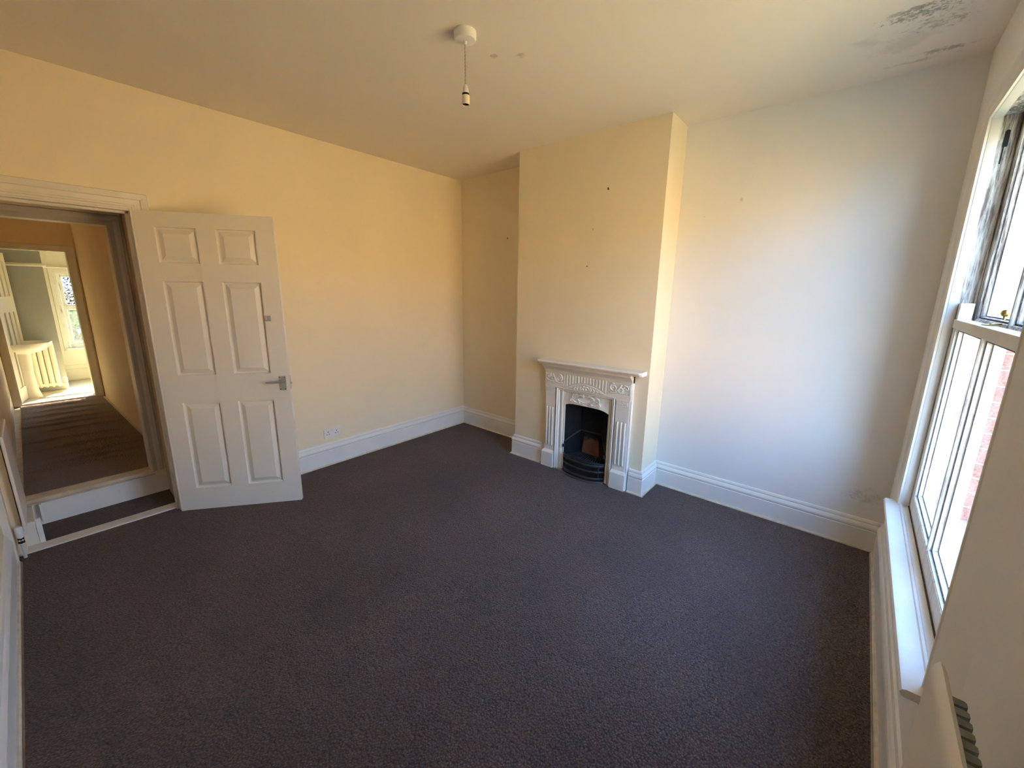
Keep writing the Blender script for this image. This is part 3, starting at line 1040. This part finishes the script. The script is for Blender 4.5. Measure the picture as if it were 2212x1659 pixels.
# stepped inner frame
def usweep(m, s0, s1, z1, prof):
    m.sweep([(s0, .0095), (s0, z1), (s1, z1), (s1, .0095)], [(-w, o) for w, o in prof], lambda a, b, h: TF(a, h, b))
m = MB()
usweep(m, 1.568, 2.114, .756, [(0, 0), (0, .036), (.005, .040), (.011, .036), (.014, .030), (.022, .033), (.026, .024), (.029, .016), (.029, 0)])
m.build('inner_moulding', M_iron_white, fp, smooth=30)
m = MB()
for grp in (((1.592, 1.610, .014), (1.610, 1.626, .022), (1.626, 1.646, .012)), ((2.055, 2.070, .012), (2.070, 2.080, .022), (2.080, 2.090, .014))):
    m = MB()
    for (a_, b2, o_) in grp:
        fbox(m, a_, b2, 0, o_, .0095, .728)
    m.build('jamb_strip', M_iron_white, fp, bevel=.0025)
m = MB()
usweep(m, 1.622, 2.080, .729, [(0, 0), (0, .014), (.004, .018), (.009, .014), (.010, 0)])
m.build('arch_bead', M_iron_white, fp)
# hood plate with arched lower edge
m = MB()
N_ = 22
sl, sr = 1.640, 2.060
top = [(sl + (sr - sl) * i / N_, .722) for i in range(N_ + 1)]
bot = []
for i in range(N_ + 1):
    u = i / N_ * 2 - 1
    bot.append((sl + (sr - sl) * i / N_, .628 - .026 * abs(u) ** 5))
vs = [TF(s, .008, z) for s, z in top] + [TF(s, .008 + .014, z) for s, z in bot] + [TF(s, -.01, z) for s, z in top] + [TF(s, .004, z - .001) for s, z in bot]
n1_ = N_ + 1
fs = []
for i in range(N_):
    fs += [(i, i + 1, n1_ + i + 1, n1_ + i), (n1_ + i, n1_ + i + 1, 3 * n1_ + i + 1, 3 * n1_ + i), (2 * n1_ + i, 2 * n1_ + i + 1, 3 * n1_ + i + 1, 3 * n1_ + i)]
m.add(vs, fs)
hood = m.build('hood_plate', M_iron_white, fp, smooth=30)
m = MB()
oh = lambda z: .009 + .014 * (.722 - z) / .09
cx_, cz_ = 1.845, .677
m.tube([TF(cx_ + .072 * math.cos(t), oh(cz_ + .022 * math.sin(t)) + .002, cz_ + .022 * math.sin(t)) for t in [2 * math.pi * i / 28 for i in range(29)]], .005, 6)
for sg in (1, -1):
    for (dx, dz, r, tr, st, dr) in ((.028, .033, .012, 1.3, -1.5, 1), (.108, .012, .022, 1.35, 2.4, -1), (.090, .030, .011, 1.0, 0, 1), (.125, -.022, .014, 1.1, 1.2, -1), (.055, -.030, .008, 1.0, 0, 1)):
        st_ = st if sg > 0 else math.pi - st
        spiral(m, cx_ + sg * dx, cz_ + dz, r, tr, st_, dr * sg, .0055, oh(cz_ + dz) + .004, 20)
    stroke(m, [(cx_ + sg * .015, cz_ + .026), (cx_ + sg * .045, cz_ + .036), (cx_ + sg * .07, cz_ + .026), (cx_ + sg * .09, cz_ + .008)], .0075, oh(cz_) + .003)
    stroke(m, [(cx_ + sg * .02, cz_ - .032), (cx_ + sg * .06, cz_ - .036), (cx_ + sg * .10, cz_ - .028), (cx_ + sg * .13, cz_ - .008)], .007, oh(cz_) + .005)
m.build('scroll_relief', M_iron_white, hood, smooth=60)

# firebox
m = MB()
for (s0, s1) in ((1.650, 1.742), (2.046, 1.955)):
    m.add([TF(s0, 0, 0), TF(s1, -.115, 0), TF(s1, -.115, .70), TF(s0, 0, .70)], [(0, 1, 2, 3)])
m.add([TF(1.742, -.115, 0), TF(1.955, -.115, 0), TF(1.955, -.115, .38), TF(1.742, -.115, .38)], [(0, 1, 2, 3)])
m.add([TF(1.742, -.115, .38), TF(1.955, -.115, .38), TF(1.96, -.19, .78), TF(1.74, -.19, .78)], [(0, 1, 2, 3)])
fbox(m, 1.608, 1.63, -.26, .002, .01, .76)
fbox(m, 2.07, 2.092, -.26, .002, .01, .76)
fbox(m, 1.608, 2.092, -.27, -.25, .01, .77)
fbox(m, 1.608, 2.092, -.27, .002, .76, .775)
m.add([TF(1.60, .0, .72), TF(2.1, .0, .72), TF(2.1, -.25, .78), TF(1.6, -.25, .78)], [(0, 1, 2, 3)])
m.add([TF(1.61, .0, .010), TF(2.09, .0, .010), TF(2.09, -.2, .010), TF(1.61, -.2, .010)], [(0, 1, 2, 3)])
m.build('firebox', M_soot, fp)
m = MB()
for (s0, s1) in ((1.652, 1.744), (2.044, 1.953)):
    m.tube([TF(s0, .0, .275), TF((s0 + s1) / 2, -.055, .325), TF(s1, -.11, .37)], .007, 8)
m.tube([TF(1.744, -.11, .37), TF(1.953, -.11, .37)], .007, 8)
m.build('firebox_ledge', M_black, fp, smooth=50)
m = MB()
rc = [(1.762, .165), (1.935, .165), (1.925, .30), (1.90, .345), (1.785, .345)]
m.add([TF(s, -.108 - .0, z) for s, z in rc] + [TF(s, -.114, z) for s, z in rc], [tuple(range(5))] + [(i, (i + 1) % 5, 5 + (i + 1) % 5, 5 + i) for i in range(5)])
m.build('fire_back', M_fireclay, fp, bevel=.002)
# bottom grate fins
m_fr = MB()
def bowf(u, d):
    return .012 + d * (1 - abs(u) ** 3)
gs = lambda u: 1.851 + u * .196
m_fr.tube([TF(gs(u), bowf(u, .060), .170) for u in [x / 8 - 1 for x in range(17)]], .006, 8)
m_fr.tube([TF(1.70, -.10, .165), TF(2.0, -.10, .165)], .006, 8)
gfr = m_fr.build('grate_frame', M_black, fp, smooth=50)
for i in range(15):
    u = -.84 + i * 1.68 / 14
    b0 = TF(gs(u), bowf(u, .056), .168)
    s1 = 1.851 + u * .125
    b1 = TF(s1, -.10, .166)
    MB().tube([b0, b1], .0042, 6).build('grate_fin', M_black, gfr)
for (zc, d, r) in ((.150, .066, .011), (.098, .066, .0085), (.040, .078, .010)):
    m = MB()
    rings = []
    for u in [x / 8 - 1 for x in range(17)]:
        c = bowf(u, d)
        rings.append([TF(gs(u), c + dx, zc + dz) for dx, dz in ((-.006, -r), (.004, -r), (.007, -r * .4), (.007, r * .4), (.003, r), (-.006, r))])
    m.loft(rings).build('fret_bar', M_black, fp, smooth=50)
m = MB()
rings = []
for u in [x / 8 - 1 for x in range(17)]:
    c = bowf(u, .085)
    rings.append([TF(gs(u) + .006 * u, c + dx, z) for dx, z in ((-.02, 0.0095), (.012, .0095), (.014, .012), (.008, .020), (.004, .022), (-.02, .028))])
m.loft(rings).build('ash_rail', M_black, fp, smooth=40)
m = MB()
for u in (-.82, .82):
    m.tube([TF(gs(u), bowf(u, .064), .0095), TF(gs(u), bowf(u, .064), .165)], .006, 6)
fbox(m, 1.655, 2.045, -.03, .0, .0095, .15)
m.build('grate_post', M_black, fp)
for s in (1.652, 2.050):
    fbox(MB(), s - .010, s + .010, .008, .026, .225, .25).build('grate_lug', M_black, fp, bevel=.003)

# ------------------------------------------------------------------ sash window (local: o = outwards from wall face, y, z)
def TW(o, y, z):
    return (XW(y) + o, y, z)
def wbox(m, o0, o1, y0, y1, z0, z1):
    m.box(o0, o1, y0, y1, z0, z1, lambda a, b, c: TW(a, b, c))
    return m
win = empty('window_1', TW(.05, (WY0 + WY1) / 2, WZ0), S)
SZ = .52                       # top of the inside sill
# architrave round three sides
m = MB()
AR = [(0, .0), (0, .008), (-.008, .011), (-.030, .012), (-.036, .009), (-.052, .012), (-.062, .020), (-.070, .018), (-.070, 0)]
m.sweep([(WY0 - .09, WZ1), (WY1, WZ1), (WY1, SZ)], [(-w, o) for w, o in AR], lambda a, b, h: TW(-h, a, b))
m.build('architrave', M_win, win, smooth=30)
m = MB()
m.loft([[TW(o, y, z) for o, y in ((0, WY0), (-.010, WY0), (-.015, WY0 - .003), (-.015, WY0 - .012), (-.012, WY0 - .016), (-.011, WY0 - .10), (-.007, WY0 - .16), (.002, WY0 - .26), (.004, WY0 - .26))] for z in (SZ + .001, WZ1 + .08)])
m.build('flat_facing', M_pale, win, smooth=30)
# lining / box frame
m = MB()
for (ya, yb) in ((WY0 - .02, WY0), (WY1, WY1 + .02)):
    wbox(m, .0, .034, ya, yb, SZ, WZ1)
wbox(m, .0, .034, WY0, WY1, WZ1, WZ1 + .02)
m.build('lining', M_win, win)
m = MB()   # staff bead
BP = [(0, -.011), (.0055, -.011), (.0075, -.008), (.0075, .019), (.005, .0215), (0, .0215)]
m.sweep([(WY1 + .004, SZ), (WY1 + .004, WZ1 + .004), (WY0 - .004, WZ1 + .004), (WY0 - .004, SZ)], [(w, o) for w, o in BP], lambda a, b, h: TW(.012 + h, a, b))
m.build('staff_bead', M_win, win, smooth=40)
# pulley stiles (old, mouldy) with parting bead
m = MB()
for (ya, yb, s) in ((WY0 - .02, WY0 + .0, 1), (WY1 - .0, WY1 + .02, -1)):
    wbox(m, .034, .150, ya, yb, SZ - .01, WZ1 + .02)
wbox(m, .034, .150, WY0, WY1, WZ1, WZ1 + .02)
m.build('pulley_stile', M_sash, win)
m = MB()
for (ya, yb) in ((WY0, WY0 + .008), (WY1 - .008, WY1)):
    wbox(m, .079, .087, ya, yb, SZ, WZ1)
    wbox(m, .132, .150, ya - .0, yb + .0, SZ, WZ1)
m.build('parting_bead', M_sash, win, bevel=.001)
m = MB()
for yy, sg in ((WY1 - .001, -1), (WY0 + .001, 1)):
    m.lathe(TW(.056, yy, 2.222), [(.007, 0), (.007, sg * .003)], 14, 'y')
    wbox(m, .049, .063, yy - .0015, yy + .0015, 2.165, 2.222)
    wbox(m, .051, .055, yy - .0012, yy + .0012, 2.10, 2.165)
m.build('sash_pulley', M_dark, win)
# inside sill and apron
m = MB()
sp = [(.05, SZ - .025), (.05, SZ), (-.048, SZ), (-.056, SZ - .004), (-.060, SZ - .012), (-.056, SZ - .021), (-.048, SZ - .025)]
ya, yb = 1.552, 2.972
m.loft([[TW(o, y, z) for o, z in sp] for y in (ya, ya + .004, yb - .004, yb)]).build('sill_board', M_sill, win, smooth=30)
m = MB()
m.loft([[TW(o, y, z) for o, z in ((0, SZ - .025), (-.030, SZ - .025), (-.028, SZ - .034), (-.014, SZ - .045), (0, SZ - .05))] for y in (ya + .02, yb - .02)])
m.build('sill_moulding', M_sill, win)
m = MB()
m.loft([[TW(o, y, z) for o, z in ((-.004, SZ), (-.001, SZ + .005), (.006, SZ + .006), (.010, SZ + .001), (.010, SZ))] for y in (WY0, WY1)])
m.build('sill_bead', M_sill, win, smooth=50)
wbox(MB(), .031, .0355, WY0 + .002, WY1 - .002, SZ - .001, SZ + .003).build('crevice_line', M_crevice, win)  # shade of the gap under the bottom rail, laid in as a dark strip

MID = 2.30                     # glazing bar line
def sash(zb, zt, o0, name_m, bot_rail, top_rail, horns):
    th = .044
    o1 = o0 + th
    y0, y1 = WY0 + .003, WY1 - .003
    st = .050
    root_ = MB()
    # stiles
    for a, b_ in ((y0, y0 + st), (y1 - st, y1)):
        wbox(root_, o0, o1, a, b_, zb, zt + (.072 if horns == 'up' else 0))
    s = root_.build('sash', name_m, win, bevel=.002)
    wbox(MB(), o0, o1, y0 + st, y1 - st, zb, zb + bot_rail).build('bottom_rail', name_m, s, bevel=.002)
    tr = wbox(MB(), o0 - (.004 if horns == 'up' else 0), o1, y0 + (st if horns != 'up' else .0), y1 - (st if horns != 'up' else .0), zt - top_rail, zt)
    tr.build('top_rail', M_win if horns == 'up' else name_m, s, bevel=.0015)
    m = MB()
    pg = [(o0, MID - .009), (o0 + .004, MID - .011), (o0 + .014, MID - .011), (o0 + .018, MID - .004), (o1, MID - .004), (o1, MID + .004), (o0 + .018, MID + .004), (o0 + .014, MID + .011), (o0 + .004, MID + .011), (o0, MID + .009)]
    m.loft([[TW(o, y, z) for o, y in pg] for z in (zb + bot_rail, zt - top_rail)]).build('glazing_bar', name_m, s)
    # ovolo moulding round each light and the glass
    for a, b_ in ((y0 + st, MID - .004), (MID + .004, y1 - st)):
        mm = MB()
        mm.sweep([(a, zb + bot_rail), (b_, zb + bot_rail), (b_, zt - top_rail), (a, zt - top_rail)],
                 [(0, .003), (.004, .003), (.006, .012), (.010, .0125), (.010, .0135), (.012, .014), (.014, .026), (.016, .030), (0, .030)], lambda p, q, h: TW(o0 + h, p, q), closed=True)
        mm.build('glazing_moulding', name_m, s)
        gr = MB()  # thin dark strips paint in mould and shade along the moulding's crevices
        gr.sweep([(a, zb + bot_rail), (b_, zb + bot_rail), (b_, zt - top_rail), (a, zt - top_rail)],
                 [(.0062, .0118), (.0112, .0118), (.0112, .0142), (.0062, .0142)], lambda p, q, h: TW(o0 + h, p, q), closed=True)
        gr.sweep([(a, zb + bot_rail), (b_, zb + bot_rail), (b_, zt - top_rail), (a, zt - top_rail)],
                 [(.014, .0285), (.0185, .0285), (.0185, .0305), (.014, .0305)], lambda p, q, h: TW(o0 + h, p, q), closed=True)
        gr.build('crevice_line', M_crevice, s)
        wbox(MB(), o0 + .031, o0 + .034, a - .004, b_ + .004, zb + bot_rail - .004, zt - top_rail + .004).build('pane', M_glass, s)
    return s
lower = sash(SZ + .002, 1.455, .036, M_sash_low, .072, .038, 'up')
upper = sash(1.425, WZ1 - .002, .089, M_sash, .034, .05, '')
# brass fastener on the meeting rails
m = MB()
yf = 2.43
m.lathe(TW(.098, yf, 1.476), [(.004, 0), (.004, .012), (.010, .016), (.0125, .024), (.010, .032), (.004, .036)], 16)
m.build('fastener_knob', M_brass, win, smooth=50)
m = MB()
wbox(m, .050, .105, yf - .035, yf + .03, 1.455, 1.459)
m.tube([TW(.095, yf, 1.462), TW(.075, yf - .04, 1.464), TW(.058, yf - .07, 1.462)], .004, 6)
m.build('fastener_plate', M_brass, win, bevel=.001)
# outside : timber sill, outer frame
m = MB()
m.loft([[TW(o, y, z) for o, z in ((.045, SZ - .02), (.10, SZ + .0), (.16, SZ - .02), (.30, SZ - .05), (.30, SZ - .10), (.045, SZ - .10))] for y in (WY0 - .04, WY1 + .07)])
m.build('outer_sill', M_outer, win)
m = MB()
for (ya, yb) in ((WY0 - .04, WY0 + .006), (WY1 + .012, WY1 + .074)):
    wbox(m, .150, .216, ya, yb, SZ - .04, WZ1 + .06)
wbox(m, .150, .216, WY0, WY1, WZ1 - .006, WZ1 + .06)
m.build('outer_lining', M_outer, win)

# ------------------------------------------------------------------ panel radiator, near end of the window wall
root = empty('panel_radiator', TW(-.10, .6, .3), label='white panel radiator on the window wall, nearest the camera', cat='radiator')
m = MB()
pp = [(-.118, .30), (-.118, .945), (-.114, .962), (-.106, .970), (-.100, .966), (-.098, .955), (-.098, .30)]
rings = []
for y, k in ((.02, 1), (1.035, 1), (1.050, .9), (1.056, .6)):
    rings.append([TW(-.108 + (o + .108) * k, y, .64 + (z - .64) * (1 if k == 1 else 1 - (1 - k) * .025)) for o, z in pp])
m.loft(rings).build('panel', M_rad, root, smooth=50)
pitch_ = .0205
k = 0
y = 1.004
while y > .30:
    MB().loft([[TW(o, yy, z) for o, yy in ((-.098, y), (-.083, y - .001), (-.080, y - .004), (-.080, y - .0125), (-.083, y - .0145), (-.098, y - .0155))] for z in (.34, .952)]).build('convector_fin', M_fin, root)
    y -= pitch_
for y in (.85, .2):
    for z in (.38, .85):
        MB.build(wbox(MB(), -.080, -.016, y - .012, y + .012, z, z + .03), 'bracket', M_rad, root)

# ------------------------------------------------------------------ ceiling rose and pendant
cx, cy = 1.912, 1.705
hz = HC(cx, cy)
root = empty('pendant_lamp_holder', (cx, cy, hz), label='white ceiling rose with flex and empty lamp holder', cat='pendant light')
m = MB()
m.lathe((cx, cy, hz), [(.049, .0), (.050, -.004), (.049, -.006), (.051, -.008), (.050, -.030), (.046, -.036), (.020, -.040), (.002, -.041)], 28)
m.build('ceiling_rose', M_plastic, root, smooth=35)
m = MB()
m.lathe((cx, cy, hz - .040), [(.009, 0), (.0075, -.008), (.005, -.012)], 16)
m.build('flex_grip', M_plastic, root, smooth=40)
m = MB()
for ph in (0, math.pi):
    m.tube([(cx + .0018 * math.cos(ph + i * .9), cy + .0018 * math.sin(ph + i * .9), hz - .05 - i * .004) for i in range(43)], .0026, 6)
m.build('flex', M_cord, root, smooth=60)
m = MB()
zt = 2.475
m.lathe((cx, cy, zt), [(.004, 0.002), (.008, -.003), (.012, -.015), (.0145, -.026), (.0155, -.034)], 20)
m.build('cord_grip_cap', M_plastic, root, smooth=50)
m = MB()
m.lathe((cx, cy, zt - .034), [(.0145, 0), (.0165, -.002), (.0165, -.007), (.0145, -.009)], 20)
m.build('terminal_ring', M_dark, root)
m = MB()
rings = []
for r, h in ((.012, -.043), (.0165, -.043), (.0185, -.047), (.0185, -.080), (.0178, -.082), (.0160, -.080), (.0155, -.052), (.001, -.050)):
    rings.append([(cx + r * math.cos(2 * math.pi * i / 22), cy + r * math.sin(2 * math.pi * i / 22), zt + h) for i in range(22)])
m.loft(rings).build('lamp_socket', M_plastic_old, root, smooth=40)
m = MB()
m.loft([[(cx + .0152 * math.cos(2 * math.pi * i / 22), cy + .0152 * math.sin(2 * math.pi * i / 22), zt + h) for i in range(22)] for h in (-.0525, -.079)], cap=False)
m.lathe((cx, cy, zt - .0535), [(.0150, 0), (.0150, .001)], 20)
m.build('socket_interior', M_dark, root)

# ------------------------------------------------------------------ outdoors : yard, houses opposite
MB().box(-40, 60, -40, 60, -3.3, -3.0).build('ground', M_ground, kind=S)
MB().box(17, 25, -14, 22, -3.0, 3.6).build('wall_opposite', M_facade, kind=S)
# roof and outer walls keep the sun off the rooms
MB().box(-5.4, 4.2, -1.5, 4.4, 3.3, 3.45).build('ceiling_outer', M_facade, kind=S)
MB().box(-.6, 4.2, 3.75, 4.0, -3, 3.4).build('wall_outer_back', M_facade, kind=S)
MB().box(-.6, 4.2, -.6, -.35, -3, 3.4).build('wall_outer_front', M_facade, kind=S)
MB().box(-5.3, -.12, 2.3, 2.4, -3, 3.4).build('wall_outer_rear', M_facade, kind=S)
MB().box(-5.3, -.12, -1.4, -1.3, -3, 3.4).build('wall_outer_side', M_facade, kind=S)
